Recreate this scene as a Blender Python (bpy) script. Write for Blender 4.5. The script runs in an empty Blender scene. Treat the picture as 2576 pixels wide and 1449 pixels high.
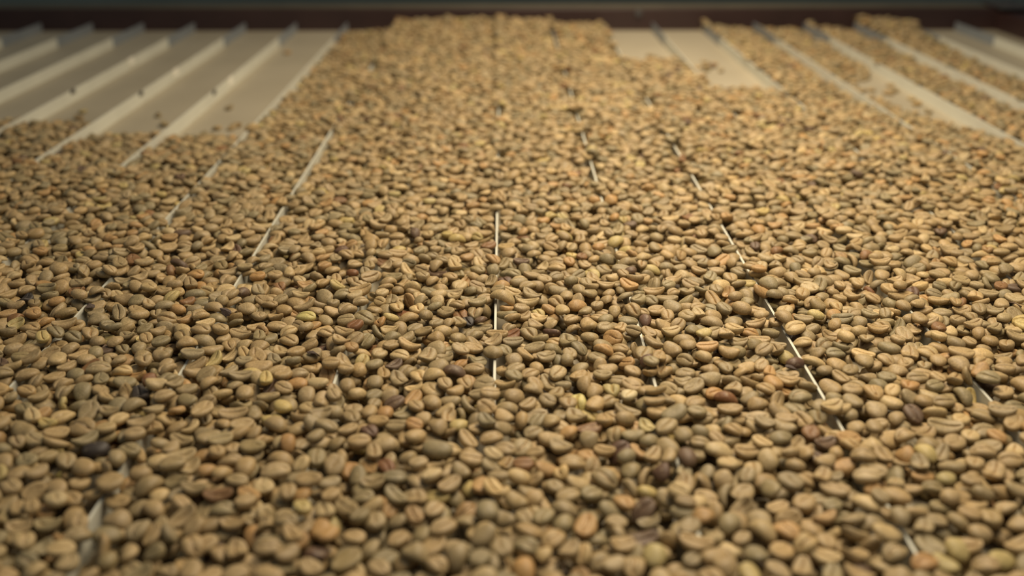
import bpy, math, random
import numpy as np
from mathutils import Matrix, Vector, Euler

# ------------------------------------------------------------------ camera, world, lights, exposure
scene = bpy.context.scene
FPX = 2576 * 35.0 / 36.0            # focal length in photo pixels
PITCH = math.atan(1087.5 / FPX)     # horizon lies 363 px above the frame
YAW = math.radians(0.50)
CAM = Vector((0.0, 0.0, 0.191))     # metres above the deck
cd = bpy.data.cameras.new('camera')
cam = bpy.data.objects.new('camera', cd)
scene.collection.objects.link(cam)
cam.location = CAM
cam.rotation_euler = (math.pi / 2 - PITCH, 0, -YAW)
cd.sensor_width = 36.0
cd.lens = 35.0
cd.clip_start = 0.01
cd.dof.use_dof = True
cd.dof.focus_distance = 0.425
cd.dof.aperture_fstop = 5.8
cd.dof.aperture_blades = 7
scene.camera = cam

world = bpy.data.worlds.new('world')
scene.world = world
world.use_nodes = True
bg = world.node_tree.nodes['Background']
bg.inputs[0].default_value = (0.62, 0.72, 0.80, 1)
bg.inputs[1].default_value = 0.18

def area(name, loc, target, size, length, power, col):
    l = bpy.data.lights.new(name, 'AREA')
    l.shape = 'RECTANGLE'
    l.size = size
    l.size_y = length
    l.energy = power
    l.spread = math.radians(172)
    l.color = col
    o = bpy.data.objects.new(name, l)
    scene.collection.objects.link(o)
    o.location = loc
    o.rotation_euler = (Vector(target) - Vector(loc)).to_track_quat('-Z', 'Y').to_euler()
    return o
# a strip lamp hangs over the table, parallel to the riffles
area('strip_lamp', (0.125, 0.68, 0.42), (0.125, 0.681, 0), 0.10, 1.0, 5.6, (1.0, 0.83, 0.60))

vs = scene.view_settings
vs.view_transform = 'Standard'
vs.look = 'None'
vs.exposure = 0.0
vs.gamma = 1.0
vs.use_curve_mapping = False

# ------------------------------------------------------------------ helpers
MM = 0.001
SP = 0.060                          # riffle spacing
X0 = -0.0037                        # the riffle that runs down the middle
RH = 0.010                          # riffle height
Y_END = 1.210                       # front face of the end rail
RX = 0.588                          # inner face of the side rail
rng = np.random.default_rng(11)
random.seed(5)
COL = scene.collection

def link(name, me, parent=None):
    o = bpy.data.objects.new(name, me)
    COL.objects.link(o)
    if parent is not None:
        o.parent = parent
    return o

def mesh(name, verts, faces, mat=None, smooth=False):
    me = bpy.data.meshes.new(name)
    me.from_pydata([tuple(v) for v in verts], [], faces)
    if smooth:
        me.polygons.foreach_set('use_smooth', [True] * len(me.polygons))
    if mat:
        me.materials.append(mat)
    me.update()
    return me

def box(name, x0, x1, y0, y1, z0, z1, mat, parent=None, bevel=0.0):
    v = [(x, y, z) for x in (x0, x1) for y in (y0, y1) for z in (z0, z1)]
    f = [(0, 1, 3, 2), (4, 6, 7, 5), (0, 4, 5, 1), (2, 3, 7, 6), (0, 2, 6, 4), (1, 5, 7, 3)]
    o = link(name, mesh(name, v, f, mat), parent)
    if bevel:
        b = o.modifiers.new('bevel', 'BEVEL')
        b.width = bevel
        b.segments = 2
    return o

def project(p):
    d = Vector(p) - CAM
    x = d.x * math.cos(YAW) - d.y * math.sin(YAW)
    y = d.x * math.sin(YAW) + d.y * math.cos(YAW)
    dep = y * math.cos(PITCH) - d.z * math.sin(PITCH)
    up = y * math.sin(PITCH) + d.z * math.cos(PITCH)
    return 1288 + FPX * x / dep, 724.5 - FPX * up / dep, dep

def unproject(px, py, z):
    x = (px - 1288) / FPX
    u = -(py - 724.5) / FPX
    fy = math.cos(PITCH) + u * -math.sin(PITCH) * -1
    uz = -math.sin(PITCH) + u * math.cos(PITCH)
    t = (z - CAM.z) / uz
    lx, ly = x * t, fy * t
    return (lx * math.cos(YAW) + ly * math.sin(YAW), -lx * math.sin(YAW) + ly * math.cos(YAW))

class N:
    """tiny node helper"""
    def __init__(self, name):
        self.m = bpy.data.materials.new(name)
        self.m.use_nodes = True
        self.t = self.m.node_tree
        self.b = self.t.nodes['Principled BSDF']
    def n(self, kind, **kw):
        nd = self.t.nodes.new(kind)
        for k, v in kw.items():
            setattr(nd, k, v)
        return nd
    def l(self, a, b):
        self.t.links.new(a, b)

def noise(g, scale, detail=3, coord='Object', rough=0.55):
    tc = g.n('ShaderNodeTexCoord')
    nz = g.n('ShaderNodeTexNoise')
    nz.inputs['Scale'].default_value = scale
    nz.inputs['Detail'].default_value = detail
    nz.inputs['Roughness'].default_value = rough
    g.l(tc.outputs[coord], nz.inputs['Vector'])
    return nz

def plain(name, c0, c1, scale, rough=0.5, metal=0.0, bump=0.0, bscale=None, spec=0.5):
    g = N(name)
    nz = noise(g, scale)
    r = g.n('ShaderNodeValToRGB')
    r.color_ramp.elements[0].position = 0.3
    r.color_ramp.elements[1].position = 0.7
    r.color_ramp.elements[0].color = (*c0, 1)
    r.color_ramp.elements[1].color = (*c1, 1)
    g.l(nz.outputs['Fac'], r.inputs['Fac'])
    g.l(r.outputs['Color'], g.b.inputs['Base Color'])
    g.b.inputs['Roughness'].default_value = rough
    g.b.inputs['Metallic'].default_value = metal
    g.b.inputs['Specular IOR Level'].default_value = spec
    if bump:
        n2 = noise(g, bscale or scale * 4)
        bp = g.n('ShaderNodeBump')
        bp.inputs['Strength'].default_value = bump
        bp.inputs['Distance'].default_value = 0.0006
        g.l(n2.outputs['Fac'], bp.inputs['Height'])
        g.l(bp.outputs['Normal'], g.b.inputs['Normal'])
    return g.m

M_DECK = plain('deck_sheet', (0.36, 0.31, 0.215), (0.41, 0.355, 0.25), 14, 0.5, 0.0, 0.15, 900)
M_RIFF = plain('riffle_cream_steel', (0.61, 0.60, 0.50), (0.67, 0.66, 0.55), 30, 0.45, 0.1, 0.1, 400)
M_RIFFEND = plain('bare_steel', (0.30, 0.33, 0.35), (0.36, 0.39, 0.41), 30, 0.42, 0.45, 0.1, 400)
M_CLIP = plain('pale_clip', (0.80, 0.76, 0.64), (0.85, 0.81, 0.68), 60, 0.4, 0.0)
M_RAIL = plain('maroon_paint', (0.030, 0.014, 0.012), (0.042, 0.020, 0.017), 20, 0.45, 0.0, 0.2, 300)
M_RAILTOP = plain('dusty_rail_top', (0.075, 0.062, 0.040), (0.10, 0.085, 0.055), 25, 0.7)
M_BOLT = plain('dull_bolt', (0.10, 0.10, 0.105), (0.14, 0.14, 0.145), 80, 0.35, 0.7)
M_LEG = plain('dark_leg_paint', (0.05, 0.045, 0.042), (0.06, 0.055, 0.05), 10, 0.5)
M_WALL = plain('grey_green_plaster', (0.21, 0.235, 0.185), (0.25, 0.275, 0.22), 3, 0.8)
M_FLOOR = plain('concrete', (0.12, 0.135, 0.125), (0.18, 0.195, 0.18), 4, 0.8)

def bean_mat(name, instanced):
    g = N(name)
    if instanced:
        a = g.n('ShaderNodeAttribute', attribute_type='INSTANCER', attribute_name='bean_color')
        base = a.outputs['Color']
    else:
        a = g.n('ShaderNodeObjectInfo')
        base = a.outputs['Color']
    info = g.n('ShaderNodeObjectInfo')
    tc = g.n('ShaderNodeTexCoord')
    off = g.n('ShaderNodeVectorMath', operation='ADD')
    cmb = g.n('ShaderNodeMath', operation='MULTIPLY')
    cmb.inputs[1].default_value = 7.0
    g.l(info.outputs['Random'], cmb.inputs[0])
    g.l(tc.outputs['Object'], off.inputs[0])
    g.l(cmb.outputs[0], off.inputs[1])
    def nz(scale, detail):
        t = g.n('ShaderNodeTexNoise')
        t.inputs['Scale'].default_value = scale
        t.inputs['Detail'].default_value = detail
        g.l(off.outputs[0], t.inputs['Vector'])
        return t.outputs['Fac']
    def mix(fac, c1, c2, mode='MIX'):
        m = g.n('ShaderNodeMix', data_type='RGBA', blend_type=mode)
        for s, v in ((m.inputs[0], fac), (m.inputs[6], c1), (m.inputs[7], c2)):
            if isinstance(v, (int, float)):
                s.default_value = v
            elif isinstance(v, tuple):
                s.default_value = v
            else:
                g.l(v, s)
        return m.outputs[2]
    def ramp(v, lo, hi, a_, b_):
        m = g.n('ShaderNodeMapRange')
        m.inputs[1].default_value = lo
        m.inputs[2].default_value = hi
        m.inputs[3].default_value = a_
        m.inputs[4].default_value = b_
        g.l(v, m.inputs[0])
        return m.outputs[0]
    big = ramp(nz(230, 2), 0.36, 0.66, 0.0, 0.45)
    c = mix(big, base, mix(1.0, base, (0.76, 0.78, 0.72, 1), 'MULTIPLY'))
    skin = ramp(nz(480, 4), 0.58, 0.70, 0.0, 0.55)
    c = mix(skin, c, mix(0.45, base, (0.62, 0.50, 0.30, 1)))
    fine = ramp(nz(1700, 4), 0.3, 0.7, 0.76, 1.18)
    c = mix(1.0, c, fine, 'MULTIPLY')
    cr = g.n('ShaderNodeAttribute', attribute_type='GEOMETRY', attribute_name='crease')
    c = mix(ramp(cr.outputs['Fac'], 0.25, 0.95, 0.0, 0.75), c,
            mix(1.0, base, (0.62, 0.47, 0.34, 1), 'MULTIPLY'))
    g.l(c, g.b.inputs['Base Color'])
    g.b.inputs['Roughness'].default_value = 0.52
    g.b.inputs['Specular IOR Level'].default_value = 0.35
    bp = g.n('ShaderNodeBump')
    bp.inputs['Strength'].default_value = 0.35
    bp.inputs['Distance'].default_value = 0.00025
    g.l(nz(900, 4), bp.inputs['Height'])
    g.l(bp.outputs['Normal'], g.b.inputs['Normal'])
    return g.m
M_BEAN_I = bean_mat('green_coffee_bean_instanced', True)
M_BEAN = bean_mat('green_coffee_bean', False)
M_SKIN = plain('silverskin', (0.50, 0.36, 0.20), (0.62, 0.48, 0.30), 600, 0.5)
M_HUSK = plain('dry_husk', (0.040, 0.026, 0.020), (0.085, 0.055, 0.040), 500, 0.7, 0.0, 0.5, 1200)
M_TWIG = plain('dry_twig', (0.10, 0.06, 0.035), (0.15, 0.09, 0.05), 500, 0.8, 0.0, 0.5, 1200)

# ------------------------------------------------------------------ the room
def setting(o):
    o['kind'] = 'structure'
    return o
setting(box('floor', -4, 4, -3, 3.2, -1.0, -0.9, M_FLOOR))
setting(box('wall_back', -4, 4, 3.2, 3.3, -0.9, 2.2, M_WALL))

# ------------------------------------------------------------------ the table
table = link('sorting_table', None)
table.location = (0, 0.55, -0.9)
table['label'] = 'sorting table with a pale ribbed metal deck and a dark maroon rail at its end'
table['category'] = 'sorting table'
bpy.context.view_layer.update()
def part(o):
    """keep world coordinates under the table's empty"""
    o.matrix_parent_inverse = Matrix.Translation((0, -0.55, 0.9))
    return o
XL = -0.672
Y_NEAR = -0.12
part(box('deck', XL, RX, Y_NEAR, Y_END, -0.0025, 0.0, M_DECK, table))['label'] = 'pale khaki metal deck sheet'
riffles = {}
Y_TIP = unproject(1288, 106, 0.005)[1]
for k in range(-11, 10):
    x = X0 + SP * k
    if x < XL + 0.02 or x > RX - 0.02:
        continue
    r = part(box('riffle', x - 0.0005, x + 0.0005, Y_NEAR, Y_TIP, 0.0, RH, M_RIFF, table))
    box('bare_end', x - 0.0006, x + 0.0006, Y_TIP, Y_END - 0.008, 0.0, RH + 0.0004, M_RIFFEND, r)['label'] = 'bluish bare steel end'
    riffles[k] = r
for k, px, py, dark in ((-6, 325, 157, 0), (-5, 448, 186, 0), (-4, 596, 207, 0), (-6, 170, 238, 1), (-5, 352, 243, 1), (-4, 537, 240, 1)):
    _, yy = unproject(px, py, 0.006)
    x = X0 + SP * k
    if dark:      # small dark blocks added to stand for notches in the upper edge
        box('notch_block', x + 0.0005, x + 0.0013, yy - 0.004, yy + 0.004, 0.0070, 0.0104, M_LEG, riffles[k])
    else:
        box('clip', x + 0.0005, x + 0.0015, yy - 0.007, yy + 0.007, 0.0040, 0.0108, M_CLIP, riffles[k])

rail = part(box('end_rail', XL - 0.035, RX + 0.035, Y_END, Y_END + 0.034, -0.03, 0.0255, M_RAIL, table, 0.0012))
rail['label'] = 'dark maroon painted end rail'
box('rail_cap', XL - 0.02, RX - 0.012, Y_END + 0.0005, Y_END + 0.0335, 0.0255, 0.0268, M_RAILTOP, rail)
def bolt(name, c, axis, r, h, mat, parent):
    bv, bf = [], []
    for s in (0, 1):
        for i in range(6):
            a = i * math.pi / 3
            u, w = r * math.cos(a), r * math.sin(a)
            bv.append((c[0] + u, c[1] - s * h, c[2] + w) if axis == 'y' else (c[0] + u, c[1] + w, c[2] + s * h))
    bf = [tuple(range(6)), tuple(range(11, 5, -1))] + [(i, (i + 1) % 6, 6 + (i + 1) % 6, 6 + i) for i in range(6)]
    return link(name, mesh(name, bv, bf, mat), parent)
bolt('bolt', (unproject(1595, 20, 0.02)[0], Y_END, 0.0205), 'y', 0.0042, 0.003, M_BOLT, rail)
for sx, xa, xb in ((1, RX, RX + 0.035), (-1, XL - 0.035, XL)):
    s = part(box('side_rail', xa, xb, Y_NEAR, Y_END, -0.03, 0.022, M_RAIL, table, 0.0012))
    c0 = part(box('corner_bracket', xa - 0.006 if sx > 0 else xa, xb if sx > 0 else xb + 0.006, Y_END - 0.02, Y_END + 0.036,
             0.0262, 0.0292, M_LEG, table, 0.0006))
    bolt('bolt', ((xa + xb) / 2, Y_END + 0.01, 0.0292), 'z', 0.005, 0.003, M_BOLT, c0)
part(box('front_rail', XL - 0.035, RX + 0.035, Y_NEAR - 0.034, Y_NEAR, -0.03, 0.0, M_RAIL, table, 0.0012))
for x in (XL, RX - 0.04):
    for y in (Y_NEAR, Y_END - 0.04):
        part(box('leg', x, x + 0.04, y, y + 0.04, -0.9, -0.03, M_LEG, table, 0.002))

# ------------------------------------------------------------------ bean meshes
def bean_mesh(name, a, b, c, bend, sway, groove, open_, lump, seed, egg, mat):
    """plano-convex bean: rounded back on top (+z), flat face with a crease below (-z); units mm"""
    r_ = np.random.default_rng(seed)
    ph = r_.uniform(0, 6.28, 8)
    nx = 22
    ts = [math.cos(math.pi * i / nx) for i in range(1, nx)]
    # lateral samples on the flat face are dense at the crease
    lo = [-.93, -.72, -.48, -.27, -.14, -.08, -.04, 0, .04, .08, .14, .27, .48, .72, .93]
    hi = [1.0, .93, .78, .55, .28, 0, -.28, -.55, -.78, -.93, -1.0]
    verts, crease = [], []
    m = len(lo) + len(hi)
    def pt(t, q, top):
        R = math.sqrt(max(0.0, 1 - abs(t) ** 2.25))
        bb = b * R * (1 + egg * t)
        s = math.sqrt(max(0.0, 1 - q * q))
        x, y = a * t, bb * q
        cr = 0.0
        if top:
            z = c * 1.22 * R ** 0.95 * s ** 0.9
        else:
            z = -c * 0.70 * R ** 0.42 * s ** 0.34
            yc = 1.9 * (y - sway * math.sin(2.4 * t + ph[0] * .2) * R) / (b * open_)
            g_ = math.exp(-yc * yc)
            cr = g_ * min(1.0, 3.2 * (1 - abs(t)))
            z += 0.72 * groove * cr * R ** 0.5
            z -= 0.07 * c * math.exp(-((abs(y) / b - .42) / .22) ** 2) * R
        z += bend * (t * t - 0.35) * c
        w = lump * (math.sin(2.1 * x / a * 2 + ph[1]) * math.sin(2.6 * y / b + ph[2]) + .6 * math.sin(4.4 * t + 3 * q + ph[3]))
        return (x + w * .3, y + w * .5 * R, z + w), cr
    for t in ts:
        for q in lo:
            p, cr = pt(t, q, False)
            verts.append(p); crease.append(cr)
        for q in hi:
            p, cr = pt(t, q, True)
            verts.append(p); crease.append(0.0)
    faces = []
    n = len(ts)
    for i in range(n - 1):
        for j in range(m):
            j2 = (j + 1) % m
            faces.append((i * m + j, i * m + j2, (i + 1) * m + j2, (i + 1) * m + j))
    for sgn, i in ((1, 0), (-1, n - 1)):
        ring = np.array(verts[i * m:(i + 1) * m]).mean(axis=0)
        verts.append((a * sgn, ring[1], ring[2])); crease.append(0.0)
        p = len(verts) - 1
        for j in range(m):
            j2 = (j + 1) % m
            faces.append((p, i * m + j2, i * m + j) if sgn > 0 else (p, i * m + j, i * m + j2))
    V = np.array(verts) * MM
    me = mesh(name, V, faces, mat, True)
    at = me.attributes.new('crease', 'FLOAT', 'POINT')
    at.data.foreach_set('value', np.array(crease, dtype=np.float32))
    return me

VAR = []   # a, b, c, bend, sway, groove, open, lump, egg
VAR.append((4.5, 3.40, 2.10, 0.25, 0.50, 1.05, 0.10, 0.06, 0.03))
VAR.append((4.9, 3.30, 2.00, -0.45, 0.35, 1.15, 0.12, 0.08, -0.06))
VAR.append((4.2, 3.55, 2.20, 0.10, 0.70, 1.00, 0.09, 0.07, 0.05))
VAR.append((5.2, 3.15, 1.95, -0.85, 0.30, 1.20, 0.13, 0.09, 0.08))
VAR.append((4.6, 3.55, 1.90, 0.55, 0.60, 1.25, 0.16, 0.10, -0.05))
VAR.append((4.0, 3.10, 2.35, 0.05, 0.25, 0.95, 0.08, 0.08, 0.00))
VAR.append((4.8, 3.60, 1.75, -0.30, 0.85, 0.90, 0.10, 0.16, 0.10))
VAR.append((4.4, 3.25, 2.05, 0.80, 0.45, 1.45, 0.20, 0.10, 0.02))
VAR.append((4.3, 3.40, 1.60, -1.10, 0.55, 1.10, 0.14, 0.18, 0.12))
variant_i, variant_o = [], []
for i, (a, b, c, be, sw, gr, op, lu, eg) in enumerate(VAR):
    variant_i.append(bean_mesh('bean_shape', a, b, c * 0.92, be, sw, gr, op, lu, 100 + i, eg, M_BEAN_I))
    me = variant_i[-1].copy()
    me.materials.clear()
    me.materials.append(M_BEAN)
    variant_o.append(me)

# ------------------------------------------------------------------ heap the beans: heightmap deposition
CELL = 0.8
GX0, GY0 = -672.0, 20.0
NXC, NYC = int((588 + 672) / CELL), int((1209 - 20) / CELL)
H = np.zeros((NXC, NYC), np.float32)
OWN = np.full((NXC, NYC), -1, np.int32)
gx = GX0 + (np.arange(NXC) + .5) * CELL
gy = GY0 + (np.arange(NYC) + .5) * CELL
for k in riffles:
    x = (X0 + SP * k) * 1000
    i = int((x - GX0) / CELL)
    H[i, :int((1202 - GY0) / CELL)] = RH * 1000

# how high the beans lie (mm) in each channel, along the deck
def yof(py, z=0.004):
    return unproject(1288, py, z)[1] * 1000
def interp(Y, pts):
    xs, ys = zip(*pts)
    return np.interp(Y, xs, ys)
YY = gy[None, :]
xr = (gx / 1000 - X0) / SP
ch = np.floor(xr).astype(int)
u = xr - ch                      # 0..1 across the channel
FULL = 13.6
T = np.zeros((NXC, NYC), np.float32)
def smooth_noise(shape, step, seed):
    r = np.random.default_rng(seed)
    n0, n1 = shape[0] // step + 3, shape[1] // step + 3
    g = r.uniform(-1, 1, (n0, n1))
    ii = np.arange(shape[0]) / step
    jj = np.arange(shape[1]) / step
    i0, j0 = ii.astype(int), jj.astype(int)
    fi, fj = ii - i0, jj - j0
    fi = fi * fi * (3 - 2 * fi); fj = fj * fj * (3 - 2 * fj)
    a = g[i0][:, j0] * (1 - fi)[:, None] + g[i0 + 1][:, j0] * fi[:, None]
    b = g[i0][:, j0 + 1] * (1 - fi)[:, None] + g[i0 + 1][:, j0 + 1] * fi[:, None]
    return a * (1 - fj)[None, :] + b * fj[None, :]
N1 = smooth_noise((NXC, NYC), 26, 3)
N2 = smooth_noise((NXC, NYC), 9, 4)
prof = {}
for c in range(-12, 11):
    yb = {-4: 338, -5: 334, -6: 303, -7: 300}.get(c)
    if c <= -8:
        yb = 298
    if yb:
        e = yof(yb)
        prof[c] = ([(0, FULL), (e - 130, FULL), (e - 60, 10.5), (e - 4, 7.0), (e + 2, 0), (1300, 0)], 0, 0)
    elif c == -3:
        prof[c] = ([(0, FULL), (620, FULL), (760, 10.5), (900, 9.0), (1150, 8.5), (1178, 8), (1190, 0), (1300, 0)], -2.5, 700)
    elif c in (-2, -1, 0):
        prof[c] = ([(0, FULL), (800, FULL), (1000, 14.5), (1130, 16.5), (1185, 17.5), (1210, 16)], 0, 0)
    elif c == 1:
        prof[c] = ([(0, FULL), (800, FULL), (1000, 12.5), (1150, 13.0), (1205, 12)], 0, 0)
    elif c == 2:
        e = yof(152)
        prof[c] = ([(0, FULL), (e - 140, FULL), (e - 50, 11), (e - 4, 7.5), (e + 2, 0), (1300, 0)], 0, 0)
    elif c == 3:
        e = yof(224)
        prof[c] = ([(0, FULL), (e - 130, FULL), (e - 50, 11), (e - 4, 7.5), (e + 2, 0), (1300, 0)], 0, 0)
    elif c == 4:
        prof[c] = ([(0, FULL), (680, FULL), (800, 11.5), (950, 11), (1150, 10.5), (1190, 11), (1205, 9)], -6.5, 740)
    elif c == 5:
        prof[c] = ([(0, FULL), (600, FULL), (690, 10.5), (740, 6.2), (790, 4.6), (900, 4.6), (960, 8), (1060, 9), (1190, 8), (1205, 6)], -5.0, 640)
    elif c == 6:
        prof[c] = ([(0, FULL), (560, FULL), (680, 11), (900, 9.5), (1100, 10), (1190, 9.5), (1205, 8)], -5.5, 600)
    elif c == 7:
        prof[c] = ([(0, FULL), (540, FULL), (680, 10.5), (980, 9.5), (1080, 12), (1140, 18), (1185, 20), (1205, 18)], -5.5, 600)
    else:
        prof[c] = ([(0, FULL), (480, FULL), (600, 8), (640, 0), (1300, 0)], -4, 500)
for c, (pts, slope, ystart) in prof.items():
    m = ch == c
    if not m.any():
        continue
    t = interp(gy, pts)[None, :].repeat(m.sum(), 0)
    if slope:
        uu = u[m][:, None] if c > 0 else (1 - u[m])[:, None]
        ramp_ = np.clip((gy - ystart) / 120, 0, 1)[None, :]
        t = t + np.where(t > 1, slope * (uu ** 1.6) * ramp_, 0)
    T[m] = t
near_r = np.minimum(u, 1 - u)
kn = np.round(xr).astype(int)
active = T > 3
T = np.where(active, T + 1.4 * N1 + 0.9 * N2, T)
# where each riffle's top edge shows between the beans: (photo row from, to, share)
SHOW = {0: [(70, 250, .25), (250, 560, .45), (560, 1010, .6), (1010, 1449, .1)],
        1: [(70, 520, .65), (520, 1000, .3), (1000, 1449, .15)],
        2: [(70, 300, .7), (300, 580, .55), (580, 1060, .82), (1060, 1449, .35)],
        3: [(70, 225, .8), (225, 700, .15), (700, 1000, .5), (1000, 1449, .1)],
        4: [(70, 400, .7), (400, 1449, .12)], 5: [(70, 430, .75), (430, 1449, .12)],
        6: [(70, 390, .9), (390, 1449, .15)], 7: [(70, 400, .9)], 8: [(70, 400, .9)],
        -1: [(70, 900, .06), (940, 1010, .5)],
        -2: [(70, 300, .4), (300, 760, .92), (850, 950, .5), (950, 1449, .1)],
        -3: [(70, 560, .95), (680, 1010, .45)], -4: [(70, 465, .9), (465, 1449, .1)],
        -5: [(70, 410, .9), (410, 1449, .12)], -6: [(70, 400, .8)], -7: [(70, 400, .8)], -8: [(70, 400, .8)]}
rim = near_r < 0.062
for k, spans in SHOW.items():
    rows = rim & (kn == k)
    if not rows.any():
        continue
    nz1 = np.repeat(np.random.default_rng(170 + k).random(NYC // 14 + 2), 14)[:NYC]
    show = np.zeros(NYC, bool)
    for pa, pb, share in spans:
        ya, yb_ = sorted((yof(pa, 0.01), yof(pb, 0.01)))
        show |= (gy >= ya) & (gy < yb_) & (nz1 < share)
    sub = T[rows]
    sub = np.where(sub > 9, np.where(show[None, :], 8.0, np.maximum(sub, 13.0) + 2.6), sub)
    T[rows] = sub
    if k in (0, 1, 2, -2):      # the heap dips towards these riffles at the far end
        near = (kn == k) & (near_r < 0.22)
        far = show & (gy > 560)
        cap = (9.0 + np.clip(near_r[near] - 0.075, 0, 1) * 48)[:, None]
        sub = T[near]
        T[near] = np.where(far[None, :], np.minimum(sub, np.where(near_r[near][:, None] < 0.085, 8.0, cap + 2.2)), sub)
# sparse scattered beans where the deck is nearly bare
bare = ~active

# orientation library
A_, B_, C_ = 4.5, 3.35, 1.88
LIB = []
for n in range(420):
    up = rng.random() < 0.64
    tilt = abs(rng.normal(0, 24))
    if rng.random() < 0.10:
        tilt = rng.uniform(50, 90)
    ax = rng.uniform(0, 2 * math.pi)
    yaw = rng.uniform(0, 2 * math.pi)
    R = Matrix.Rotation(math.radians(tilt), 3, Vector((math.cos(ax), math.sin(ax), 0))) @ Matrix.Rotation(yaw, 3, 'Z')
    if up:
        R = R @ Matrix.Rotation(math.pi, 3, 'X')
    sc = float(np.clip(rng.normal(0.95, 0.085), 0.76, 1.16))
    Rn = np.array(R)
    Q = Rn @ np.diag([1 / (A_ * sc) ** 2, 1 / (B_ * sc) ** 2, 1 / (C_ * sc) ** 2]) @ Rn.T
    h = int(math.ceil(A_ * sc / CELL)) + 1
    d = np.arange(-h, h + 1) * CELL
    X, Y = np.meshgrid(d, d, indexing='ij')
    bq = (Q[0, 2] * X + Q[1, 2] * Y) / Q[2, 2]
    cq = (Q[0, 0] * X * X + 2 * Q[0, 1] * X * Y + Q[1, 1] * Y * Y - 1) / Q[2, 2]
    disc = bq * bq - cq
    ok = disc > 0
    sq = np.sqrt(np.where(ok, disc, 0))
    rows = np.where(ok.any(1))[0]; cols = np.where(ok.any(0))[0]
    sl = (slice(rows[0], rows[-1] + 1), slice(cols[0], cols[-1] + 1))
    low = np.where(ok, -bq - sq, 1e3)[sl].astype(np.float32)
    top = np.where(ok, -bq + sq, -1e3)[sl].astype(np.float32)
    LIB.append((low, top, rows[0] - h, cols[0] - h, R.to_euler(), sc, up, tilt, float(top.max())))
beans = []      # x, y, z (mm), lib index
def try_drop(px, py, ncand, limit=None):
    best = None
    for _ in range(ncand):
        li = int(rng_int() * len(LIB))
        low, top, oi, oj, eu, sc, up, tilt, tm = LIB[li]
        i = int((px + (rng_int() - .5) * 7 - GX0) / CELL) + oi
        j = int((py + (rng_int() - .5) * 7 - GY0) / CELL) + oj
        if i < 1 or j < 1 or i + low.shape[0] >= NXC - 1 or j + low.shape[1] >= NYC - 1:
            continue
        z = float((H[i:i + low.shape[0], j:j + low.shape[1]] - low).max())
        ztop = z + tm
        if best is None or ztop < best[0]:
            best = (ztop, z, li, i, j)
    if best is None:
        return False
    ztop, z, li, i, j = best
    low, top, oi, oj = LIB[li][:4]
    ci, cj = i - oi, j - oj
    if ztop > (T[ci, cj] if limit is None else limit):
        return False
    hs = H[i:i + low.shape[0], j:j + low.shape[1]]
    os_ = OWN[i:i + low.shape[0], j:j + low.shape[1]]
    m = (top + z) > hs
    hs[m] = (top + z)[m]
    os_[m] = len(beans)
    beans.append((GX0 + (ci + .5) * CELL, GY0 + (cj + .5) * CELL, z, li))
    return True
rng_int = random.random
# what the camera could see, with a margin to each side
def in_view(x, y):
    return abs(x) < 190 + 0.52 * y
cand_cells = np.argwhere((T > 3) & (np.abs(gx)[:, None] < 190 + 0.52 * gy[None, :]) & (gy[None, :] > 60))
order = rng.integers(0, len(cand_cells), 150000)
for q in order:
    ci, cj = cand_cells[q]
    try_drop(gx[ci], gy[cj], 5)
# a few strays on the bare deck
strays = [(1790, 165, 9, 12), (960, 84, 3, 8), (1640, 150, 3, 10), (2300, 290, 10, 40), (2240, 230, 6, 25), (200, 290, 2, 15), (420, 300, 2, 15), (575, 320, 3, 14),
          (720, 130, 1, 2), (575, 265, 1, 2), (2360, 330, 8, 25), (1740, 215, 4, 18)]
for px, py, n, spread in strays:
    for _ in range(n):
        x, y = unproject(px + random.gauss(0, spread), py + random.gauss(0, spread * .5), 0.003)
        try_drop(x * 1000, y * 1000, 3, 6.5)
NB = len(beans)
owned = np.bincount(OWN[OWN >= 0].ravel(), minlength=NB)
full_cells = np.array([(LIB[b[3]][1] > -900).sum() for b in beans])
frac = owned / np.maximum(full_cells, 1)

# ------------------------------------------------------------------ colours and kinds
def lin(r, g, b):
    return tuple(((v / 255 + 0.055) / 1.055) ** 2.4 if v > 10 else v / 255 / 12.92 for v in (r, g, b))
PAL = [  # weight, colour, word
    (44, lin(166, 142, 102), 'tan'),
    (22, lin(154, 135, 99), 'olive-tan'),
    (12, lin(144, 129, 95), 'greyish green'),
    (9, lin(184, 160, 116), 'pale tan'),
    (2.5, lin(182, 162, 108), 'yellowish'),
    (5, lin(172, 138, 92), 'golden brown'),
    (0.9, lin(132, 98, 64), 'reddish brown'),
    (0.9, lin(104, 84, 66), 'dark brown'),
]
pw = np.array([p[0] for p in PAL]); pw = pw / pw.sum()
pick = rng.choice(len(PAL), NB, p=pw)
jit = rng.normal(1, 0.075, NB)
hue = rng.normal(0, 0.02, NB)
colors = np.ones((NB, 4), np.float32)
for i in range(NB):
    r, g, b = PAL[pick[i]][1]
    colors[i, :3] = (r * jit[i] * (1 + hue[i]), g * jit[i], b * jit[i] * (1 - 2 * hue[i]))
var = rng.integers(0, len(VAR), NB)

P = [project((b[0] * MM, b[1] * MM, b[2] * MM)) for b in beans]
px = np.array([p[0] for p in P]); py = np.array([p[1] for p in P]); dep = np.array([p[2] for p in P])
visible = (frac > 0.45) & (px > 5) & (px < 2571) & (py > 5) & (py < 1444)

single = {}     # bean index -> (label, group, category, name)
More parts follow.
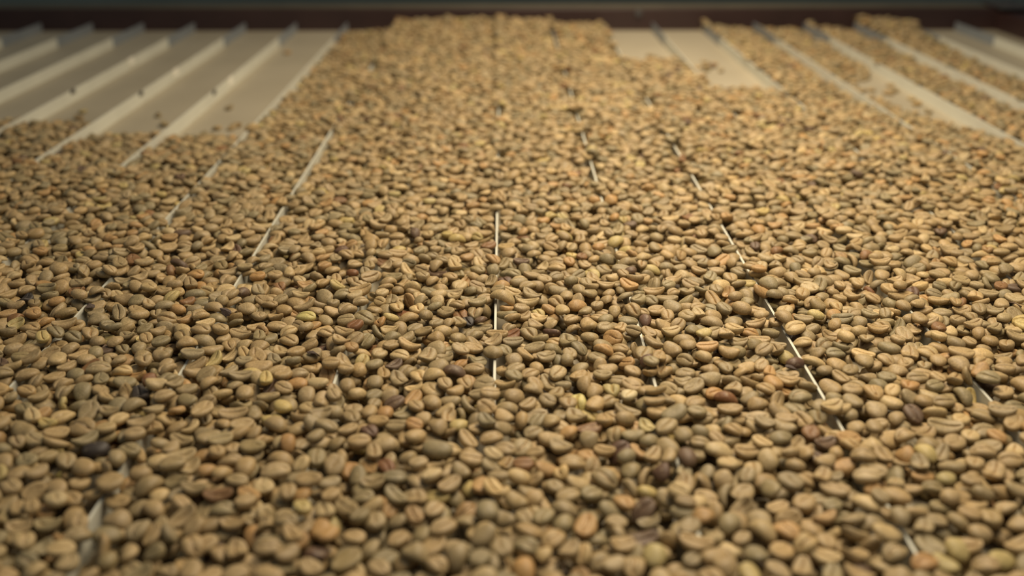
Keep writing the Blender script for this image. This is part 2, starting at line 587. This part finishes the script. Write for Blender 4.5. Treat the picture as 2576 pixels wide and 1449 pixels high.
# discoloured beans that stand out in the photograph
RED, ORANGE, BLACK, BROWN, YEL, PALE = (lin(124, 86, 56), lin(174, 136, 88), lin(62, 55, 50),
                                          lin(100, 76, 60), lin(190, 176, 112), lin(206, 188, 146))
special = [
    (1185, 823, BLACK, 'nearly black coffee bean with an open crease beside the middle riffle'),
    (345, 1003, BLACK, 'charcoal black elongated coffee bean lying on tan beans'),
    (50, 752, BLACK, 'black wrinkled coffee bean among olive beans near bare deck'),
    (520, 660, BLACK, 'small black coffee bean between tan beans'),
    (600, 935, BLACK, 'dark grey coffee bean among pale tan neighbours'),
    (265, 1135, BLACK, 'blackish rounded coffee bean in the front heap'),
    (912, 702, RED, 'small round rust-red coffee bean on the heap'),
    (1018, 797, RED, 'rust-brown coffee bean with a split crease beside an orange bean'),
    (955, 810, ORANGE, 'orange-tan coffee bean with a wide open crease'),
    (915, 822, RED, 'reddish brown coffee bean beside an orange-tan one'),
    (1158, 920, ORANGE, 'orange-brown coffee bean lying crease up near the middle riffle'),
    (1280, 713, BROWN, 'purplish brown coffee bean with a dark crease'),
    (1290, 840, RED, 'narrow red-brown coffee bean beside the middle riffle'),
    (1345, 857, BROWN, 'dark chocolate coffee bean standing on its edge'),
    (1620, 915, BROWN, 'dark maroon curved coffee bean in the heap'),
    (1620, 818, BROWN, 'thin chocolate brown coffee bean touching a riffle'),
    (360, 955, RED, 'curled rust-red coffee bean among olive ones'),
    (945, 1088, BROWN, 'plum brown coffee bean lying crease up'),
    (955, 1190, RED, 'deep red-brown coffee bean in the front heap'),
    (1055, 1078, ORANGE, 'light orange-brown coffee bean lying flat'),
    (985, 1050, ORANGE, 'peach-coloured coffee bean in the front heap'),
    (725, 1100, ORANGE, 'orange-beige coffee bean beside a grey-green one'),
    (760, 965, ORANGE, 'golden orange coffee bean among tan ones near a riffle'),
    (800, 885, BROWN, 'shrivelled brown coffee bean in the middle of the heap'),
    (625, 1345, ORANGE, 'bright orange-brown coffee bean at the near end of the heap'),
    (870, 1190, ORANGE, 'ochre coffee bean standing at the near end of the heap'),
    (135, 1200, YEL, 'mustard yellow coffee bean lying on its side'),
    (775, 790, YEL, 'lime-yellow coffee bean lying crease up among tan ones'),
    (1475, 1005, YEL, 'greenish yellow coffee bean on the front heap'),
    (215, 740, PALE, 'pale cream coffee bean among olive beans'),
    (1592, 998, PALE, 'small cream-white coffee bean on the heap'),
    (2300, 735, BROWN, 'cinnamon brown coffee bean in the heap by a side channel'),
    (2192, 725, RED, 'rust-coloured coffee bean turned on its side'),
    (2010, 895, BROWN, 'medium brown coffee bean against a riffle edge'),
    (2295, 985, ORANGE, 'amber coffee bean standing crease out'),
    (1830, 1010, RED, 'brick-red coffee bean beside a sandy orange one'),
    (1800, 985, ORANGE, 'sandy orange coffee bean lying crease up'),
    (1555, 1155, BROWN, 'dull dark brown coffee bean in the front heap'),
    (2280, 1430, ORANGE, 'amber coffee bean at the near end with a deep crease'),
    (1665, 1190, BROWN, 'dried purple-brown coffee bean close to a riffle'),
    (775, 1365, BROWN, 'cocoa brown coffee bean at the near end of the heap'),
    (590, 625, BROWN, 'long dark brown coffee bean beside a bare riffle edge'),
    (878, 648, BROWN, 'black-brown coffee bean with its crease down'),
    (650, 690, ORANGE, 'orange-brown coffee bean next to a bright riffle edge'),
    (1490, 620, ORANGE, 'warm orange coffee bean far back in the heap'),
    (700, 520, ORANGE, 'bright orange coffee bean beside a bright riffle line'),
]
lib_up = np.array([LIB[b[3]][6] for b in beans])
lib_tilt = np.array([LIB[b[3]][7] for b in beans])
for sx, sy, col, label in special:
    d2 = (px - sx) ** 2 + ((py - sy) * 1.3) ** 2 + np.where(frac > 0.6, 0, 1e6)
    for i in single:
        d2[i] = 1e9
    L = label
    if any(w in L for w in ('crease up', 'open crease', 'split crease', 'dark crease', 'deep crease', 'lying flat', 'crease out')):
        d2 = d2 + np.where(lib_up & (lib_tilt < 38), 0, 2500)
    elif 'crease down' in L or 'round' in L:
        d2 = d2 + np.where(~lib_up & (lib_tilt < 38), 0, 2500)
    elif any(w in L for w in ('its edge', 'its side', 'standing')):
        d2 = d2 + np.where(lib_tilt > 38, 0, 2500)
    i = int(np.argmin(d2))
    if any(w in L for w in ('long', 'thin', 'narrow')):
        var[i] = 3
    elif 'round' in L:
        var[i] = 5
    elif any(w in L for w in ('wrinkled', 'shrivelled', 'curled', 'curved', 'dried')):
        var[i] = 8
    elif 'crease' in L:
        var[i] = 4
    single[i] = (label, 'odd-coloured coffee beans')
    v = rng.normal(1, 0.05)
    colors[i, :3] = np.array(col) * v
spec_idx = set(single)
area_px = owned * (FPX / dep) ** 2
area_px[~visible] = 0
ranked = [int(i) for i in np.argsort(-area_px * (frac > 0.5)) if int(i) not in spec_idx][:300]
riff_x = np.array([(X0 + SP * k) * 1000 for k in riffles])
sp_xy = np.array([(beans[i][0], beans[i][1]) for i in spec_idx])
for i in ranked:
    x, y, z, li = beans[i]
    up, tilt = LIB[li][6], LIB[li][7]
    word = PAL[pick[i]][2]
    pose = 'standing on edge' if tilt > 48 else (
        ('lying' if tilt < 18 else 'tilted') + (' crease up' if up else ' smooth side up'))
    size = 'small ' if LIB[li][5] < 0.87 else ('large ' if LIB[li][5] > 1.04 else '')
    shape = ['oval', 'oval', 'broad', 'elongated', 'broad', 'plump', 'uneven', 'hollowed', 'bent'][var[i]]
    ex = LIB[li][4].to_matrix() @ Vector((1, 0, 0))
    yw = abs(math.degrees(math.atan2(ex.y, ex.x))) % 180
    turn = 'crosswise' if yw < 30 or yw > 150 else ('lengthwise' if 60 < yw < 120 else 'slantwise')
    if np.abs(riff_x - x).min() < 5.5:
        where = 'against a riffle'
    elif len(sp_xy) and np.hypot(sp_xy[:, 0] - x, sp_xy[:, 1] - y).min() < 10:
        where = 'beside a discoloured bean'
    elif frac[i] < 0.72:
        where = 'under its neighbours'
    elif H[int((x - GX0) / CELL), int((y - GY0) / CELL)] > 13.2:
        where = 'topping the front heap'
    else:
        where = 'in the front heap'
    single[i] = (f'{size}{word} {shape} coffee bean {pose} {turn} {where}', 'coffee beans at the front of the table')

# ------------------------------------------------------------------ single beans
def skin_mesh(vi):
    a, b, c, be, sw, gr, op, lu, eg = VAR[vi]
    c *= 0.92
    r_ = np.random.default_rng(100 + vi)
    ph = r_.uniform(0, 6.28, 8)
    v, f = [], []
    n = 12
    for i in range(n + 1):
        t = -0.62 + 1.24 * i / n
        R = math.sqrt(1 - abs(t) ** 2.25)
        y = sw * math.sin(2.4 * t + ph[0] * .2) * R
        w = b * op * (0.55 + 0.25 * math.sin(5 * t + vi)) * (1 - (i / n * 2 - 1) ** 4) + 0.03
        z = -c * 0.70 * R ** 0.42 + be * (t * t - 0.35) * c + gr * 0.30
        h = 0.22 + 0.1 * math.sin(9 * t + vi)
        v += [(a * t, y - w, z + .3), (a * t, y, z - h), (a * t, y + w, z + .3)]
    for i in range(n):
        for j in range(2):
            f.append((i * 3 + j, i * 3 + j + 1, i * 3 + j + 4, i * 3 + j + 3))
        f.append((i * 3 + 2, i * 3, i * 3 + 3, i * 3 + 5))
    return mesh('silverskin', np.array(v) * MM, f, M_SKIN, True)
SKIN = {vi: skin_mesh(vi) for vi in (1, 4, 7)}
for i, (label, group) in single.items():
    x, y, z, li = beans[i]
    o = link('coffee_bean', variant_o[var[i]])
    o.location = (x * MM, y * MM, z * MM)
    o.rotation_euler = LIB[li][4]
    s = LIB[li][5] * (0.86 if i in spec_idx and label.startswith('small') else 1)
    o.scale = (s, s, s)
    o.color = tuple(float(v) for v in colors[i])
    o['label'] = label
    o['category'] = 'coffee bean'
    o['group'] = group
    if var[i] in SKIN and LIB[li][6] and i not in spec_idx:
        link('silverskin', SKIN[var[i]], o)

# ------------------------------------------------------------------ all other beans: one heap
rest = [i for i in range(NB) if i not in single]
me = bpy.data.meshes.new('bean_heap')
me.from_pydata([(beans[i][0] * MM, beans[i][1] * MM, beans[i][2] * MM) for i in rest], [], [])
def attr(name, kind, data, field):
    a = me.attributes.new(name, kind, 'POINT')
    a.data.foreach_set(field, np.ascontiguousarray(data).ravel())
attr('bean_rot', 'FLOAT_VECTOR', np.array([tuple(LIB[beans[i][3]][4]) for i in rest], np.float32), 'vector')
attr('bean_size', 'FLOAT', np.array([LIB[beans[i][3]][5] for i in rest], np.float32), 'value')
attr('bean_kind', 'INT', var[rest].astype(np.int32), 'value')
attr('bean_color', 'FLOAT_COLOR', colors[rest].astype(np.float32), 'color')
heap = link('bean_heap', me)
heap['kind'] = 'stuff'
heap['label'] = 'deep spread of tan green coffee beans filling the channels between the riffles'
heap['category'] = 'coffee beans'
ng = bpy.data.node_groups.new('heap_of_beans', 'GeometryNodeTree')
ng.interface.new_socket('Geometry', in_out='INPUT', socket_type='NodeSocketGeometry')
ng.interface.new_socket('Geometry', in_out='OUTPUT', socket_type='NodeSocketGeometry')
gin = ng.nodes.new('NodeGroupInput'); gout = ng.nodes.new('NodeGroupOutput')
def named(nm, dt):
    n = ng.nodes.new('GeometryNodeInputNamedAttribute')
    n.data_type = dt
    n.inputs['Name'].default_value = nm
    return n.outputs['Attribute']
rot, siz, kin = named('bean_rot', 'FLOAT_VECTOR'), named('bean_size', 'FLOAT'), named('bean_kind', 'INT')
e2r = ng.nodes.new('FunctionNodeEulerToRotation')
ng.links.new(rot, e2r.inputs[0])
join = ng.nodes.new('GeometryNodeJoinGeometry')
for v, vm in enumerate(variant_i):
    src = bpy.data.objects.new('bean_source', vm)      # never linked to the scene: only its shape is used
    oi = ng.nodes.new('GeometryNodeObjectInfo')
    oi.inputs['Object'].default_value = src
    oi.inputs['As Instance'].default_value = True
    cmp_ = ng.nodes.new('FunctionNodeCompare')
    cmp_.data_type = 'INT'
    cmp_.operation = 'EQUAL'
    ins = [s for s in cmp_.inputs if s.type == 'INT']
    ng.links.new(kin, ins[0])
    ins[1].default_value = v
    iop = ng.nodes.new('GeometryNodeInstanceOnPoints')
    ng.links.new(gin.outputs[0], iop.inputs['Points'])
    ng.links.new(cmp_.outputs[0], iop.inputs['Selection'])
    ng.links.new(oi.outputs['Geometry'], iop.inputs['Instance'])
    ng.links.new(e2r.outputs[0], iop.inputs['Rotation'])
    ng.links.new(siz, iop.inputs['Scale'])
    ng.links.new(iop.outputs[0], join.inputs[0])
ng.links.new(join.outputs[0], gout.inputs[0])
gm = heap.modifiers.new('heap', 'NODES')
gm.node_group = ng

# ------------------------------------------------------------------ husk flakes and twigs on the heap
def surf(pxx, pyy):
    z = 0.011
    for _ in range(4):
        x, y = unproject(pxx, pyy, z)
        i = int((x * 1000 - GX0) / CELL); j = int((y * 1000 - GY0) / CELL)
        z = float(H[max(0, i - 2):i + 3, max(0, j - 2):j + 3].max()) * MM
    return x, y, z
def flake(pxx, pyy, size, seed, label):
    r_ = np.random.default_rng(seed)
    x, y, z = surf(pxx, pyy)
    n = 11
    ang = np.sort(r_.uniform(0, 2 * math.pi, n))
    rad = r_.uniform(.65, 1.1, n)
    v = [(0, 0, 0.25 * size)]
    for s in (0, 1):
        for a_, q in zip(ang, rad):
            v.append((size * q * math.cos(a_), .72 * size * q * math.sin(a_), .22 * size * math.sin(2 * a_ + seed) - s * .25))
    v.append((0, 0, 0.25 * size - .25))
    f = []
    for i in range(n):
        j = (i + 1) % n
        f += [(0, 1 + i, 1 + j), (1 + n + i, 2 * n + 1, 1 + n + j), (1 + i, 1 + n + i, 1 + n + j, 1 + j)]
    o = link('husk_flake', mesh('husk_flake', np.array(v) * MM, f, M_HUSK))
    o.location = (x, y, z + 0.0006)
    o.rotation_euler = (r_.uniform(-.35, .35) + .25, r_.uniform(-.3, .3), r_.uniform(0, 6))
    o['label'] = label
    o['category'] = 'husk'
    o['group'] = 'husk flakes on the beans'
flake(567, 777, 3.4, 1, 'dark brown angular husk flake resting on tan beans')
flake(1990, 925, 3.0, 2, 'dark crumpled husk flake leaning on a riffle edge')
flake(225, 775, 3.0, 3, 'dark ragged husk flake in a gap beside a riffle')
flake(790, 905, 2.6, 4, 'small brown husk flake in the middle of the heap')
def twig(pxx, pyy, ang, ln, label):
    x, y, z = surf(pxx, pyy)
    v, f = [], []
    for i in range(7):
        t = i / 6 - .5
        r = .38 * (1 - .5 * abs(t))
        for q in range(6):
            a_ = q * math.pi / 3
            v.append((ln * t, r * math.cos(a_) + .5 * math.sin(4 * t), r * math.sin(a_) + .3 * math.cos(5 * t)))
    for i in range(6):
        for q in range(6):
            f.append((i * 6 + q, i * 6 + (q + 1) % 6, (i + 1) * 6 + (q + 1) % 6, (i + 1) * 6 + q))
    f += [tuple(range(5, -1, -1)), tuple(range(36, 42))]
    o = link('twig', mesh('twig', np.array(v) * MM, f, M_TWIG, True))
    o.location = (x, y, z + .0004)
    o.rotation_euler = (0, 0.12, ang)
    o['label'] = label
    o['category'] = 'twig'
twig(2552, 752, 1.9, 8, 'thin dark twig lying on beans near a riffle')
print('BEANS', NB, 'single', len(single))
